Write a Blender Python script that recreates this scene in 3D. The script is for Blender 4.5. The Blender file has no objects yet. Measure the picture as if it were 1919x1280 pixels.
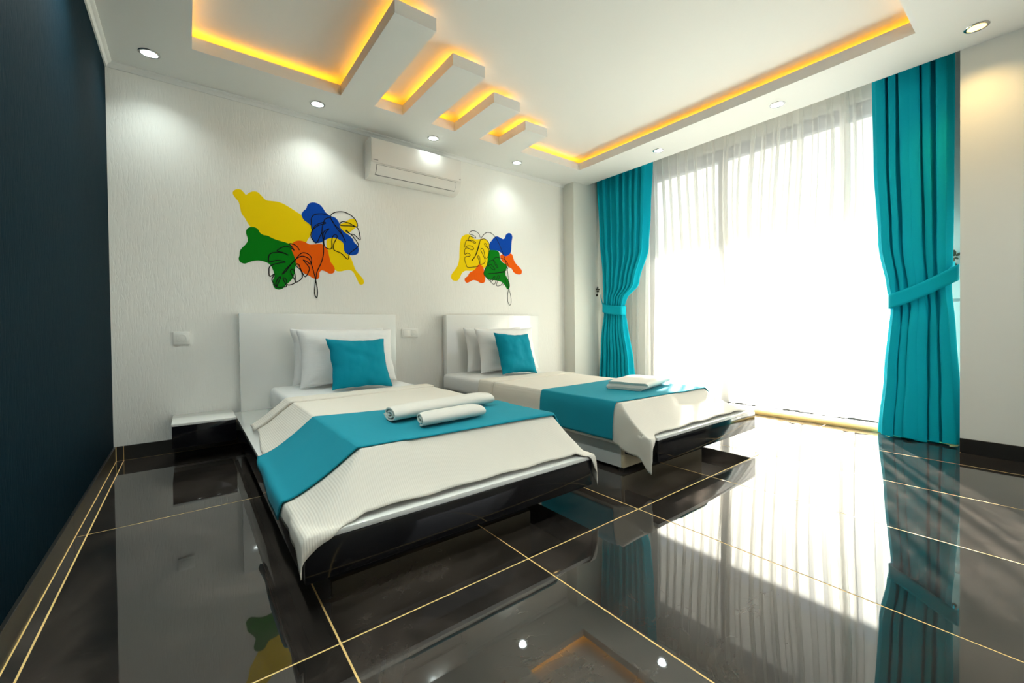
import bpy, bmesh, math, random
from mathutils import Vector, Matrix, noise

random.seed(7)
scene = bpy.context.scene
C = scene.collection
R = math.radians

# ------------------------------------------------------------------ camera
cam_data = bpy.data.cameras.new('camera')
cam = bpy.data.objects.new('camera', cam_data)
C.objects.link(cam)
right = Vector((0.78570547, -0.61849478, -0.01145075))
up = Vector((0.01639422, 0.00231505, 0.99986293))
fwd = Vector((0.61838349, 0.7857855, -0.01195868))
cam.matrix_world = Matrix(((right.x, up.x, -fwd.x, 0.36), (right.y, up.y, -fwd.y, -3.4755),
                           (right.z, up.z, -fwd.z, 0.7789), (0, 0, 0, 1)))
cam_data.sensor_width = 36.0
cam_data.lens = 791.44 / 1919 * 36.0
cam_data.shift_x = -15.83 / 1919
cam_data.shift_y = -19.36 / 1919
cam_data.clip_start = 0.02
scene.camera = cam

# ------------------------------------------------------------------ sky, sun, exposure
world = bpy.data.worlds.new('sky')
scene.world = world
world.use_nodes = True
bg = world.node_tree.nodes['Background']
bg.inputs['Color'].default_value = (0.93, 0.97, 1.0, 1)
bg.inputs['Strength'].default_value = 1.0

sun_data = bpy.data.lights.new('sun', 'SUN')
sun_data.energy = 40.0
sun_data.angle = R(0.9)
sun_data.color = (1.0, 0.95, 0.86)
sun = bpy.data.objects.new('sun', sun_data)
C.objects.link(sun)
sun_dir = Vector((-0.884 * math.cos(R(30)), -0.467 * math.cos(R(30)), -math.sin(R(30))))
sun.rotation_euler = sun_dir.to_track_quat('-Z', 'Y').to_euler()
sun.location = (9, 3, 5)

scene.view_settings.view_transform = 'Standard'
scene.view_settings.look = 'None'
scene.view_settings.gamma = 1.0
scene.view_settings.use_curve_mapping = False
scene.view_settings.exposure = 1.12

H = 2.369      # underside of the dropped ceiling
HT = 2.441     # top of its lip
HC = 2.492     # upper ceiling
HP_ = 2.62     # top of the curtain pocket
XW = 3.953     # front of the curtain pocket
YN = -4.8      # wall behind the camera

# ------------------------------------------------------------------ materials
MATS = {}
def mat(name, col, rough=0.5, metal=0.0, ior=1.5, bump=None, emit=None, vary=None, sheen=0, coat=0):
    m = bpy.data.materials.new(name)
    m.use_nodes = True
    nt = m.node_tree
    b = nt.nodes['Principled BSDF']
    b.inputs['Base Color'].default_value = (*col, 1)
    b.inputs['Roughness'].default_value = rough
    b.inputs['Metallic'].default_value = metal
    b.inputs['IOR'].default_value = ior
    if sheen:
        b.inputs['Sheen Weight'].default_value = sheen
    if coat:
        b.inputs['Coat Weight'].default_value = coat
        b.inputs['Coat Roughness'].default_value = 0.03
    if emit:
        b.inputs['Emission Color'].default_value = (*emit[0], 1)
        b.inputs['Emission Strength'].default_value = emit[1]
    geo = nt.nodes.new('ShaderNodeNewGeometry')
    if vary:                      # (scale vector, colour b, contrast low, high)
        mp = nt.nodes.new('ShaderNodeMapping'); mp.inputs['Scale'].default_value = vary[0]
        nz = nt.nodes.new('ShaderNodeTexNoise'); nz.inputs['Scale'].default_value = 1; nz.inputs['Detail'].default_value = 5
        mx = nt.nodes.new('ShaderNodeMix'); mx.data_type = 'RGBA'
        mr = nt.nodes.new('ShaderNodeMapRange'); mr.inputs['From Min'].default_value = vary[2]; mr.inputs['From Max'].default_value = vary[3]
        nt.links.new(geo.outputs['Position'], mp.inputs['Vector'])
        nt.links.new(mp.outputs['Vector'], nz.inputs['Vector'])
        nt.links.new(nz.outputs['Fac'], mr.inputs['Value'])
        nt.links.new(mr.outputs['Result'], mx.inputs['Factor'])
        mx.inputs['A'].default_value = (*col, 1); mx.inputs['B'].default_value = (*vary[1], 1)
        nt.links.new(mx.outputs['Result'], b.inputs['Base Color'])
    if bump:                      # (scale vector, strength, distance, detail)
        mp = nt.nodes.new('ShaderNodeMapping'); mp.inputs['Scale'].default_value = bump[0]
        nz = nt.nodes.new('ShaderNodeTexNoise'); nz.inputs['Scale'].default_value = 1; nz.inputs['Detail'].default_value = bump[3]
        bp = nt.nodes.new('ShaderNodeBump'); bp.inputs['Strength'].default_value = bump[1]; bp.inputs['Distance'].default_value = bump[2]
        nt.links.new(geo.outputs['Position'], mp.inputs['Vector'])
        nt.links.new(mp.outputs['Vector'], nz.inputs['Vector'])
        nt.links.new(nz.outputs['Fac'], bp.inputs['Height'])
        nt.links.new(bp.outputs['Normal'], b.inputs['Normal'])
    MATS[name] = m
    return m

def plaster(name, col, col2):
    """trowelled plaster with short upright scratches"""
    m = mat(name, col, 0.75)
    nt = m.node_tree; b = nt.nodes['Principled BSDF']; b.inputs['Specular IOR Level'].default_value = 0.06
    geo = nt.nodes.new('ShaderNodeNewGeometry')
    mp = nt.nodes.new('ShaderNodeMapping'); mp.inputs['Scale'].default_value = (95, 95, 13)
    nz = nt.nodes.new('ShaderNodeTexNoise'); nz.inputs['Scale'].default_value = 1; nz.inputs['Detail'].default_value = 4
    nz.inputs['Distortion'].default_value = 0.6
    mr = nt.nodes.new('ShaderNodeMapRange'); mr.inputs['From Min'].default_value = 0.36; mr.inputs['From Max'].default_value = 0.5
    mp2 = nt.nodes.new('ShaderNodeMapping'); mp2.inputs['Scale'].default_value = (180, 180, 60)
    nz2 = nt.nodes.new('ShaderNodeTexNoise'); nz2.inputs['Scale'].default_value = 1; nz2.inputs['Detail'].default_value = 3
    ad = nt.nodes.new('ShaderNodeMath'); ad.operation = 'MULTIPLY_ADD'; ad.inputs[1].default_value = 0.25
    bp = nt.nodes.new('ShaderNodeBump'); bp.inputs['Strength'].default_value = 0.23; bp.inputs['Distance'].default_value = 0.003
    L = nt.links.new
    L(geo.outputs['Position'], mp.inputs['Vector']); L(mp.outputs['Vector'], nz.inputs['Vector']); L(nz.outputs['Fac'], mr.inputs['Value'])
    L(geo.outputs['Position'], mp2.inputs['Vector']); L(mp2.outputs['Vector'], nz2.inputs['Vector'])
    L(nz2.outputs['Fac'], ad.inputs[0]); L(mr.outputs['Result'], ad.inputs[2])
    L(ad.outputs['Value'], bp.inputs['Height']); L(bp.outputs['Normal'], b.inputs['Normal'])
    mp3 = nt.nodes.new('ShaderNodeMapping'); mp3.inputs['Scale'].default_value = (1.3, 1.3, 1.3)
    nz3 = nt.nodes.new('ShaderNodeTexNoise'); nz3.inputs['Detail'].default_value = 4; nz3.inputs['Scale'].default_value = 1
    mx = nt.nodes.new('ShaderNodeMix'); mx.data_type = 'RGBA'
    mx.inputs['A'].default_value = (*col, 1); mx.inputs['B'].default_value = (*col2, 1)
    L(geo.outputs['Position'], mp3.inputs['Vector']); L(mp3.outputs['Vector'], nz3.inputs['Vector']); L(nz3.outputs['Fac'], mx.inputs['Factor'])
    L(mx.outputs['Result'], b.inputs['Base Color'])
    return m

def marble(name):
    """polished dark brown-grey stoneware, each tile with its own cut of the pattern"""
    m = mat(name, (0.03, 0.026, 0.023), 0.022, ior=1.75)
    nt = m.node_tree; b = nt.nodes['Principled BSDF']; L = nt.links.new
    geo = nt.nodes.new('ShaderNodeNewGeometry'); oi = nt.nodes.new('ShaderNodeObjectInfo')
    ml = nt.nodes.new('ShaderNodeMath'); ml.operation = 'MULTIPLY'; ml.inputs[1].default_value = 40
    L(oi.outputs['Random'], ml.inputs[0])
    ad = nt.nodes.new('ShaderNodeVectorMath'); ad.operation = 'ADD'
    L(geo.outputs['Position'], ad.inputs[0]); L(ml.outputs['Value'], ad.inputs[1])
    n1 = nt.nodes.new('ShaderNodeTexNoise'); n1.inputs['Scale'].default_value = 1.9; n1.inputs['Detail'].default_value = 8
    n1.inputs['Roughness'].default_value = 0.62; n1.inputs['Distortion'].default_value = 1.2
    L(ad.outputs['Vector'], n1.inputs['Vector'])
    cr = nt.nodes.new('ShaderNodeValToRGB')
    e = cr.color_ramp.elements
    e[0].position = 0.33; e[0].color = (0.011, 0.010, 0.009, 1)
    e[1].position = 0.72; e[1].color = (0.075, 0.060, 0.050, 1)
    x = e.new(0.5); x.color = (0.026, 0.021, 0.018, 1)
    L(n1.outputs['Fac'], cr.inputs['Fac'])
    n2 = nt.nodes.new('ShaderNodeTexNoise'); n2.inputs['Scale'].default_value = 3.2; n2.inputs['Detail'].default_value = 6
    n2.inputs['Distortion'].default_value = 2.4
    L(ad.outputs['Vector'], n2.inputs['Vector'])
    sb = nt.nodes.new('ShaderNodeMath'); sb.operation = 'SUBTRACT'; sb.inputs[1].default_value = 0.5
    ab = nt.nodes.new('ShaderNodeMath'); ab.operation = 'ABSOLUTE'
    mr = nt.nodes.new('ShaderNodeMapRange'); mr.inputs['From Min'].default_value = 0.0; mr.inputs['From Max'].default_value = 0.006
    mr.inputs['To Min'].default_value = 0.12; mr.inputs['To Max'].default_value = 0.0
    L(n2.outputs['Fac'], sb.inputs[0]); L(sb.outputs['Value'], ab.inputs[0]); L(ab.outputs['Value'], mr.inputs['Value'])
    mx = nt.nodes.new('ShaderNodeMix'); mx.data_type = 'RGBA'
    L(mr.outputs['Result'], mx.inputs['Factor']); L(cr.outputs['Color'], mx.inputs['A']); mx.inputs['B'].default_value = (0.16, 0.135, 0.11, 1)
    L(mx.outputs['Result'], b.inputs['Base Color'])
    # faint unevenness of the polish
    n3 = nt.nodes.new('ShaderNodeTexNoise'); n3.inputs['Scale'].default_value = 4.0
    L(ad.outputs['Vector'], n3.inputs['Vector'])
    bp = nt.nodes.new('ShaderNodeBump'); bp.inputs['Strength'].default_value = 0.05; bp.inputs['Distance'].default_value = 0.004
    L(n3.outputs['Fac'], bp.inputs['Height']); L(bp.outputs['Normal'], b.inputs['Normal'])
    return m

def sheer_mat(name, col, clear):
    m = bpy.data.materials.new(name); m.use_nodes = True
    nt = m.node_tree; nt.nodes.clear(); L = nt.links.new
    out = nt.nodes.new('ShaderNodeOutputMaterial')
    tr = nt.nodes.new('ShaderNodeBsdfTransparent')
    tl = nt.nodes.new('ShaderNodeBsdfTranslucent'); tl.inputs['Color'].default_value = (*col, 1)
    df = nt.nodes.new('ShaderNodeBsdfDiffuse'); df.inputs['Color'].default_value = (*col, 1)
    m1 = nt.nodes.new('ShaderNodeMixShader'); m1.inputs[0].default_value = 0.42
    m2 = nt.nodes.new('ShaderNodeMixShader'); m2.inputs[0].default_value = 1 - clear
    L(tl.outputs[0], m1.inputs[1]); L(df.outputs[0], m1.inputs[2])
    L(tr.outputs[0], m2.inputs[1]); L(m1.outputs[0], m2.inputs[2]); L(m2.outputs[0], out.inputs[0])
    MATS[name] = m
    return m

def glass_mat(name):
    m = bpy.data.materials.new(name); m.use_nodes = True
    nt = m.node_tree; nt.nodes.clear(); L = nt.links.new
    out = nt.nodes.new('ShaderNodeOutputMaterial')
    tr = nt.nodes.new('ShaderNodeBsdfTransparent'); tr.inputs['Color'].default_value = (0.96, 0.98, 0.98, 1)
    gl = nt.nodes.new('ShaderNodeBsdfGlossy'); gl.inputs['Roughness'].default_value = 0.01
    mx = nt.nodes.new('ShaderNodeMixShader'); mx.inputs[0].default_value = 0.06
    L(tr.outputs[0], mx.inputs[1]); L(gl.outputs[0], mx.inputs[2]); L(mx.outputs[0], out.inputs[0])
    MATS[name] = m
    return m

def cloth_mat(name, col, rough, scale, strength, dist, sheen=0.0, through=0.0):
    m = mat(name, col, rough, bump=(scale, strength, dist, 2), sheen=sheen)
    m.node_tree.nodes['Principled BSDF'].inputs['Specular IOR Level'].default_value = 0.12
    if through:
        nt = m.node_tree; L = nt.links.new
        b = nt.nodes['Principled BSDF']; out = nt.nodes['Material Output']
        tl = nt.nodes.new('ShaderNodeBsdfTranslucent'); tl.inputs['Color'].default_value = (*col, 1)
        mx = nt.nodes.new('ShaderNodeMixShader'); mx.inputs[0].default_value = through
        L(b.outputs[0], mx.inputs[1]); L(tl.outputs[0], mx.inputs[2]); L(mx.outputs[0], out.inputs['Surface'])
    return m

WHITE_WALL = plaster('white_plaster', (0.85, 0.84, 0.78), (0.88, 0.87, 0.82))
NAVY_WALL = plaster('navy_plaster', (0.0003, 0.0110, 0.0190), (0.0005, 0.0140, 0.0240))
SMOOTH_WALL = mat('smooth_white_wall', (0.76, 0.765, 0.70), 0.7, bump=((60, 60, 60), 0.08, 0.002, 3))
CEIL = mat('ceiling_paint', (0.79, 0.795, 0.76), 0.75)
GREY_WALL = mat('grey_panel', (0.30, 0.32, 0.31), 0.6)
GOLD = mat('gold_grout', (0.85, 0.58, 0.22), 0.6)
GOLD_METAL = mat('gold_trim_metal', (0.88, 0.60, 0.24), 0.35, metal=0.2)
TILE = marble('dark_polished_tile')
BASE_TILE = mat('dark_skirting_tile', (0.020, 0.019, 0.017), 0.28, ior=1.5)
FRAME = mat('anthracite_frame', (0.035, 0.038, 0.04), 0.4)
GLASS = glass_mat('window_glass')
SHEER = sheer_mat('sheer_voile', (0.94, 0.92, 0.87), 0.42)
TEAL_CURTAIN = cloth_mat('teal_curtain_cloth', (0.001, 0.46, 0.60), 0.7, (260, 260, 90), 0.2, 0.001, sheen=0.0, through=0.015)
TEAL_RUNNER = cloth_mat('teal_runner_cloth', (0.012, 0.285, 0.375), 0.8, (35, 9, 35), 0.25, 0.003, sheen=0.03)
TEAL_CUSHION = cloth_mat('teal_cushion_cloth', (0.001, 0.25, 0.345), 0.75, (220, 220, 220), 0.2, 0.001, sheen=0.0)
SHEET = cloth_mat('white_sheet_cloth', (0.80, 0.80, 0.78), 0.85, (22, 22, 60), 0.25, 0.004)
PILLOW = cloth_mat('white_pillow_cloth', (0.82, 0.82, 0.80), 0.85, (16, 16, 60), 0.35, 0.005)
TOWEL = cloth_mat('white_terry_cloth', (0.80, 0.77, 0.70), 0.95, (420, 420, 420), 0.6, 0.002)
GLOSS_WHITE = mat('gloss_white_lacquer', (0.87, 0.87, 0.83), 0.10, coat=0.4)
GLOSS_BLACK = mat('gloss_black_lacquer', (0.006, 0.006, 0.008), 0.09, ior=1.5, bump=((3, 3, 14), 0.08, 0.004, 2))
MATT_WHITE = mat('white_board', (0.74, 0.75, 0.72), 0.5)
RAW_WOOD = mat('raw_board_edge', (0.70, 0.60, 0.40), 0.6)
BLACK_PLASTIC = mat('black_plastic', (0.02, 0.02, 0.02), 0.5)
AC_WHITE = mat('air_conditioner_plastic', (0.80, 0.78, 0.73), 0.28)
AC_SHADE = mat('air_conditioner_grey_gap', (0.18, 0.18, 0.17), 0.5)
SOCKET = mat('socket_plastic', (0.86, 0.85, 0.79), 0.3)
CHROME = mat('spotlight_ring_chrome', (0.55, 0.55, 0.55), 0.2, metal=1.0)
LED_COOL = mat('cool_led_lens', (0.9, 0.95, 0.95), 0.4, emit=((0.86, 1.0, 0.97), 9))
LED_WARM = mat('warm_led_lens', (0.9, 0.8, 0.5), 0.4, emit=((1.0, 0.62, 0.12), 2.5))
LED_AMBER = mat('amber_led_tape', (0.9, 0.6, 0.2), 0.4, emit=((1.0, 0.39, 0.008), 8.5))
BRONZE = mat('dark_bronze', (0.05, 0.042, 0.025), 0.4, metal=0.7)
PAINT = {'yellow': mat('yellow_paint', (0.95, 0.67, 0.0), 0.7, bump=((70, 70, 9), 0.3, 0.003, 3)),
         'green': mat('green_paint', (0.0, 0.19, 0.005), 0.7, bump=((70, 70, 9), 0.3, 0.003, 3)),
         'orange': mat('orange_paint', (0.90, 0.12, 0.0), 0.7, bump=((70, 70, 9), 0.3, 0.003, 3)),
         'blue': mat('blue_paint', (0.001, 0.060, 0.40), 0.7, bump=((70, 70, 9), 0.3, 0.003, 3)),
         'black': mat('black_paint', (0.01, 0.01, 0.01), 0.7)}
CONCRETE = mat('pale_concrete', (0.74, 0.72, 0.67), 0.8)
BALCONY = mat('grey_balcony_tile', (0.13, 0.125, 0.12), 0.6)
HILL = mat('hazy_land', (0.06, 0.085, 0.11), 0.9, vary=((0.02, 0.02, 0.02), (0.09, 0.10, 0.10), 0.4, 0.6))
def ribbed(name, col):
    """off-white bedspread with a fine rib across the bed"""
    m = mat(name, col, 0.9)
    nt = m.node_tree; b = nt.nodes['Principled BSDF']; L = nt.links.new
    geo = nt.nodes.new('ShaderNodeNewGeometry')
    wv = nt.nodes.new('ShaderNodeTexWave'); wv.bands_direction = 'X'; wv.inputs['Scale'].default_value = 46
    wv.inputs['Distortion'].default_value = 0.6
    nz = nt.nodes.new('ShaderNodeTexNoise'); nz.inputs['Scale'].default_value = 55; nz.inputs['Detail'].default_value = 3
    ad = nt.nodes.new('ShaderNodeMath'); ad.operation = 'ADD'
    bp = nt.nodes.new('ShaderNodeBump'); bp.inputs['Strength'].default_value = 0.22; bp.inputs['Distance'].default_value = 0.002
    L(geo.outputs['Position'], wv.inputs['Vector']); L(geo.outputs['Position'], nz.inputs['Vector'])
    L(wv.outputs['Fac'], ad.inputs[0]); L(nz.outputs['Fac'], ad.inputs[1]); L(ad.outputs['Value'], bp.inputs['Height'])
    L(bp.outputs['Normal'], b.inputs['Normal'])
    return m
SPREAD = ribbed('cream_bedspread_cloth', (0.78, 0.73, 0.64))
for _m in PAINT.values(): _m.node_tree.nodes['Principled BSDF'].inputs['Specular IOR Level'].default_value = 0.1

# ------------------------------------------------------------------ helpers
def bm_box(bm, x0, x1, y0, y1, z0, z1, bevel=0.0, seg=2):
    n = len(bm.verts)
    vs = [bm.verts.new(p) for p in ((x0, y0, z0), (x1, y0, z0), (x1, y1, z0), (x0, y1, z0),
                                    (x0, y0, z1), (x1, y0, z1), (x1, y1, z1), (x0, y1, z1))]
    fs = [bm.faces.new([vs[i] for i in f]) for f in ((3, 2, 1, 0), (4, 5, 6, 7), (0, 1, 5, 4), (1, 2, 6, 5), (2, 3, 7, 6), (3, 0, 4, 7))]
    if bevel:
        es = list({e for f in fs for e in f.edges})
        bmesh.ops.bevel(bm, geom=es, offset=bevel, segments=seg, affect='EDGES', profile=0.5)
    return bm

def box(*a, **k):
    return bm_box(bmesh.new(), *a, **k)

def bm_grid(rows, close=False, closev=False):
    """rows: list of lists of points"""
    bm = bmesh.new()
    V = [[bm.verts.new(p) for p in r] for r in rows]
    n, m = len(V), len(V[0])
    for i in range(n if closev else n - 1):
        for j in range(m if close else m - 1):
            a, b, c, d = V[i][j], V[i][(j + 1) % m], V[(i + 1) % n][(j + 1) % m], V[(i + 1) % n][j]
            try:
                bm.faces.new((a, b, c, d))
            except ValueError:
                pass
    return bm

def bm_extrude_profile(prof, axis_pts):
    """prof: closed list of 2-d points (u,v); axis_pts: list of functions (u,v)->Vector, one per station; capped"""
    rows = [[f(u, v) for u, v in prof] for f in axis_pts]
    bm = bm_grid(rows, close=True)
    bm.verts.ensure_lookup_table()
    m = len(prof)
    bm.faces.new([bm.verts[i] for i in range(m)][::-1])
    bm.faces.new([bm.verts[(len(rows) - 1) * m + i] for i in range(m)])
    return bm

def bm_lathe(bm, prof, centre, axis='Z', n=24):
    """prof: (radius, height) pairs"""
    rows = []
    for k in range(n):
        a = 2 * math.pi * k / n
        r_ = []
        for rad, h in prof:
            p = (rad * math.cos(a), rad * math.sin(a), h)
            if axis == 'Y': p = (p[0], p[2], p[1])
            if axis == 'X': p = (p[2], p[0], p[1])
            r_.append(bm.verts.new(Vector(p) + Vector(centre)))
        rows.append(r_)
    for k in range(n):
        for j in range(len(prof) - 1):
            a, b, c, d = rows[k][j], rows[(k + 1) % n][j], rows[(k + 1) % n][j + 1], rows[k][j + 1]
            bm.faces.new((a, b, c, d))
    bmesh.ops.remove_doubles(bm, verts=bm.verts, dist=1e-6)
    return bm

def obj(name, bm, material, parent=None, smooth=0, solid=0.0, subsurf=0):
    bmesh.ops.recalc_face_normals(bm, faces=bm.faces)
    if parent is None:
        xs = [v.co for v in bm.verts]
        o0 = Vector(((min(v.x for v in xs) + max(v.x for v in xs)) / 2, (min(v.y for v in xs) + max(v.y for v in xs)) / 2, min(v.z for v in xs)))
    else:
        o0 = Vector(parent['_o'])
    for v in bm.verts: v.co -= o0
    me = bpy.data.meshes.new(name)
    bm.to_mesh(me); bm.free()
    me.materials.append(material)
    if smooth:
        for p in me.polygons: p.use_smooth = True
        if smooth < 180: me.set_sharp_from_angle(angle=R(smooth))
    o = bpy.data.objects.new(name, me)
    C.objects.link(o)
    if parent is None:
        o.location = o0
    else:
        o.parent = parent
    o['_o'] = tuple(o0)
    if solid:
        md = o.modifiers.new('thickness', 'SOLIDIFY'); md.thickness = solid; md.offset = -1
    if subsurf:
        md = o.modifiers.new('smooth', 'SUBSURF'); md.levels = md.render_levels = subsurf
    return o

def thing(name, label, cat, loc, group=None):
    o = bpy.data.objects.new(name, None)
    C.objects.link(o)
    o.location = loc; o['_o'] = tuple(loc)
    o.empty_display_size = 0.1
    return tag(o, label, cat, group)

def tag(o, label, cat, group=None):
    o['label'] = label; o['category'] = cat
    if group: o['group'] = group
    return o

def struct(name, bm, material, parent=None, smooth=0, label=None):
    o = obj(name, bm, material, parent, smooth)
    o['kind'] = 'structure'
    if label: o['label'] = label
    return o

def lerp(a, b, t): return a + (b - a) * t
def clamp(x, a=0.0, b=1.0): return max(a, min(b, x))
def sstep(x, a, b):
    t = clamp((x - a) / (b - a)); return t * t * (3 - 2 * t)
def interp(tab, x):
    tab = sorted(tab)
    if x <= tab[0][0]: return tab[0][1]
    for (x0, y0), (x1, y1) in zip(tab, tab[1:]):
        if x <= x1:
            t = (x - x0) / (x1 - x0); t = t * t * (3 - 2 * t)
            return y0 + (y1 - y0) * t
    return tab[-1][1]
def catmull(pts, closed, n=4):
    P = [Vector(p) for p in pts]; out = []; N = len(P)
    rng = range(N) if closed else range(N - 1)
    for i in rng:
        if closed: a, b, c, d = P[i - 1], P[i], P[(i + 1) % N], P[(i + 2) % N]
        else: a, b, c, d = P[max(i - 1, 0)], P[i], P[i + 1], P[min(i + 2, N - 1)]
        for k in range(n):
            t = k / n
            out.append(0.5 * ((2 * b) + (c - a) * t + (2 * a - 5 * b + 4 * c - d) * t * t + (3 * b - a - 3 * c + d) * t ** 3))
    if not closed: out.append(P[-1])
    return out

# ------------------------------------------------------------------ floor: grout bed and single tiles
floor = struct('floor', box(-0.02, 4.6, YN, 0.02, -0.12, -0.0006), GOLD, label='gold grout bed under dark polished floor tiles')
G = 0.0023
def tile_mesh(x0, x1, y0, y1):
    return box(x0 + G, x1 - G, y0 + G, y1 - G, -0.010, 0.0, bevel=0.0006, seg=1)
TX = [0.0108] + [0.044 + 0.6 * k for k in range(7)] + [4.2]
TY = [-0.0108] + [0.018 - 1.2 * k for k in range(1, 5)] + [YN]
shared = {}
for i in range(len(TX) - 1):
    for j in range(len(TY) - 1):
        x0, x1, y1, y0 = TX[i], TX[i + 1], TY[j], TY[j + 1]
        if x1 - x0 < 0.02 or y1 - y0 < 0.05: continue
        key = (round(x1 - x0, 3), round(y1 - y0, 3))
        if key not in shared:
            bm = tile_mesh(0, x1 - x0, 0, y1 - y0)
            me = bpy.data.meshes.new('floor_tile'); bm.to_mesh(me); bm.free(); me.materials.append(TILE)
            shared[key] = me
        t = bpy.data.objects.new('floor_tile', shared[key]); C.objects.link(t)
        t.parent = floor
        t.location = Vector((x0, y0, 0)) - Vector(floor['_o'])

# ------------------------------------------------------------------ walls
struct('wall_left', box(-0.12, 0.0, YN, 0.12, -0.12, 2.72), NAVY_WALL, label='dark navy blue textured plaster wall')
struct('wall_back', box(0.0, 4.6, 0.0, 0.12, -0.12, 2.72), WHITE_WALL, label='white scratched plaster wall behind the beds')
# wall behind the camera, with an unseen louvred window added for fill light
NX0, NX1, NZ0, NZ1 = 1.5, 3.55, 0.45, 2.15
struct('wall_near', box(-0.12, NX0, YN - 0.12, YN, -0.12, 2.72), SMOOTH_WALL)
struct('wall_near', box(NX1, 4.6, YN - 0.12, YN, -0.12, 2.72), SMOOTH_WALL)
struct('wall_near', box(NX0, NX1, YN - 0.12, YN, -0.12, NZ0), SMOOTH_WALL)
struct('wall_near', box(NX0, NX1, YN - 0.12, YN, NZ1, 2.72), SMOOTH_WALL)
wn = struct('fill_window', box(NX0, NX0 + 0.05, YN - 0.08, YN - 0.03, NZ0, NZ1), GLOSS_WHITE, label='unseen louvred window added for fill, opposite the headboards')
obj('window_frame', box(NX1 - 0.05, NX1, YN - 0.08, YN - 0.03, NZ0, NZ1), GLOSS_WHITE, wn)
for k in range(10):
    z = NZ0 + 0.01 + k * 0.17
    obj('louvre', box(NX0 + 0.05, NX1 - 0.05, YN - 0.075, YN - 0.035, z, z + 0.03, bevel=0.004), GLOSS_WHITE, wn)
struct('wall_right', box(XW, 4.6, YN, -3.12, -0.12, 2.72), SMOOTH_WALL, label='smooth white wall right of the curtains')
struct('wall_column', box(3.734, 4.6, -0.164, 0.0, -0.12, 2.72), SMOOTH_WALL, label='white corner column left of the curtain')

# window wall: jambs, lintel and sill round the opening
WX = 4.45
WY0, WY1 = -2.92, -0.63        # opening
WZ0, WZ1 = 0.035, 2.480
struct('wall_window', box(WX, 4.62, WY1, -0.164, -0.12, 2.72), SMOOTH_WALL, label='white window jamb behind the left curtain')
struct('wall_window', box(WX, 4.62, WY0, WY1, WZ1, 2.72), SMOOTH_WALL, label='lintel above the tall window')
gw = struct('wall_window', box(WX, 4.62, -3.12, WY0, -0.12, 2.72), GREY_WALL, label='grey jamb panel behind the right curtain')
struct('wall_window', box(WX - 0.018, WX, -3.119, WY0 - 0.02, 0.93, 2.6, bevel=0.002), GREY_WALL, label='upper grey panel of the jamb')
struct('wall_window', box(WX - 0.018, WX, -3.119, WY0 - 0.02, 0.10, 0.912, bevel=0.002), GREY_WALL, label='lower grey panel of the jamb')

# raised window sill with a gold edge strip
struct('trim_1', box(4.225, 4.62, -3.12, -0.164, -0.12, 0.03), FRAME, label='dark raised sill under the window')
_p = [(4.186, -0.004), (4.186, 0.006), (4.196, 0.020), (4.212, 0.034), (4.2245, 0.037), (4.2245, -0.004)]
struct('trim_2', bm_extrude_profile(_p, [lambda u, v: Vector((u, -3.118, v)), lambda u, v: Vector((u, -0.166, v))]), GOLD_METAL, smooth=40, label='gold metal edge strip along the window sill')

# skirting of dark tile pieces
def skirting(name, pieces, label):
    root = None
    for (x0, x1, y0, y1) in pieces:
        bm = box(x0, x1, y0, y1, 0.0, 0.086, bevel=0.0008, seg=1)
        if root is None:
            root = struct(name, bm, BASE_TILE, label=label)
        else:
            obj('skirting_tile', bm, BASE_TILE, root)
    return root
g = 0.0012
bb = skirting('baseboard_back', [(0.645 + g, 1.245 - g, -0.010, 0), (0.012, 0.044 - g, -0.010, 0), (0.044 + g, 0.645 - g, -0.010, 0), (1.245 + g, 1.845 - g, -0.010, 0), (1.845 + g, 2.445 - g, -0.010, 0),
                               (2.445 + g, 3.045 - g, -0.010, 0), (3.045 + g, 3.734, -0.010, 0)], 'dark tile skirting under the white wall')
bl = skirting('baseboard_left', [(0, 0.010, -1.182 + g, -0.002), (0, 0.010, -2.382 + g, -1.182 - g), (0, 0.010, -3.582 + g, -2.382 - g), (0, 0.010, YN, -3.582 - g)],
              'dark tile skirting under the navy wall')
br = skirting('baseboard_right', [(XW - 0.010, XW, -3.70 + g, -3.12), (XW - 0.010, XW, YN, -3.70 - g)], 'dark tile skirting under the right white wall')
for x in (0.044, 0.645):
    obj('joint', box(x - 0.0016, x + 0.0016, -0.0085, 0, 0.0, 0.084), GOLD, bb)
obj('joint', box(0.0095, 0.013, -0.0115, -0.002, 0.0, 0.085), GOLD, bb)
obj('joint', box(XW - 0.0115, XW - 0.002, -3.125, -3.121, 0, 0.002), GOLD, br)

# ------------------------------------------------------------------ ceiling with tray, fingers and coves
TX0, TX1, TY0, TY1 = 0.403, 3.538, -2.989, -0.441
ceil = struct('ceiling', box(-0.12, XW, YN, 0.12, HC, 2.72), CEIL, label='white upper ceiling with amber glow along the coves')
def soffit(name, *a):
    return obj(name, box(*a), CEIL, ceil)
soffit('soffit', 0.0, XW, TY1, 0.0, H, HT)
soffit('soffit', 0.0, TX0, YN, TY1, H, HT)
soffit('soffit', TX1, XW, YN, TY1, H, HT)
soffit('soffit', TX0, TX1, YN, TY0, H, HT)
soffit('pocket_board', XW - 0.015, XW, -3.12, -0.164, HT, HC)
soffit('pocket_top', XW, 4.62, -3.12, -0.164, HP_, 2.72)
BEAMS = [(1.206, 1.437, -1.405), (1.649, 1.880, -1.206), (2.092, 2.325, -1.003), (2.531, 2.765, -0.813)]
for x0, x1, ye in BEAMS:
    soffit('ceiling_finger', x0, x1, ye, TY1, H, HT)
def led(x0, x1, y0, y1):
    return obj('led_strip', box(x0, x1, y0, y1, HT, HT + 0.004), LED_AMBER, ceil)
S = 0.055; w = 0.010
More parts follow.
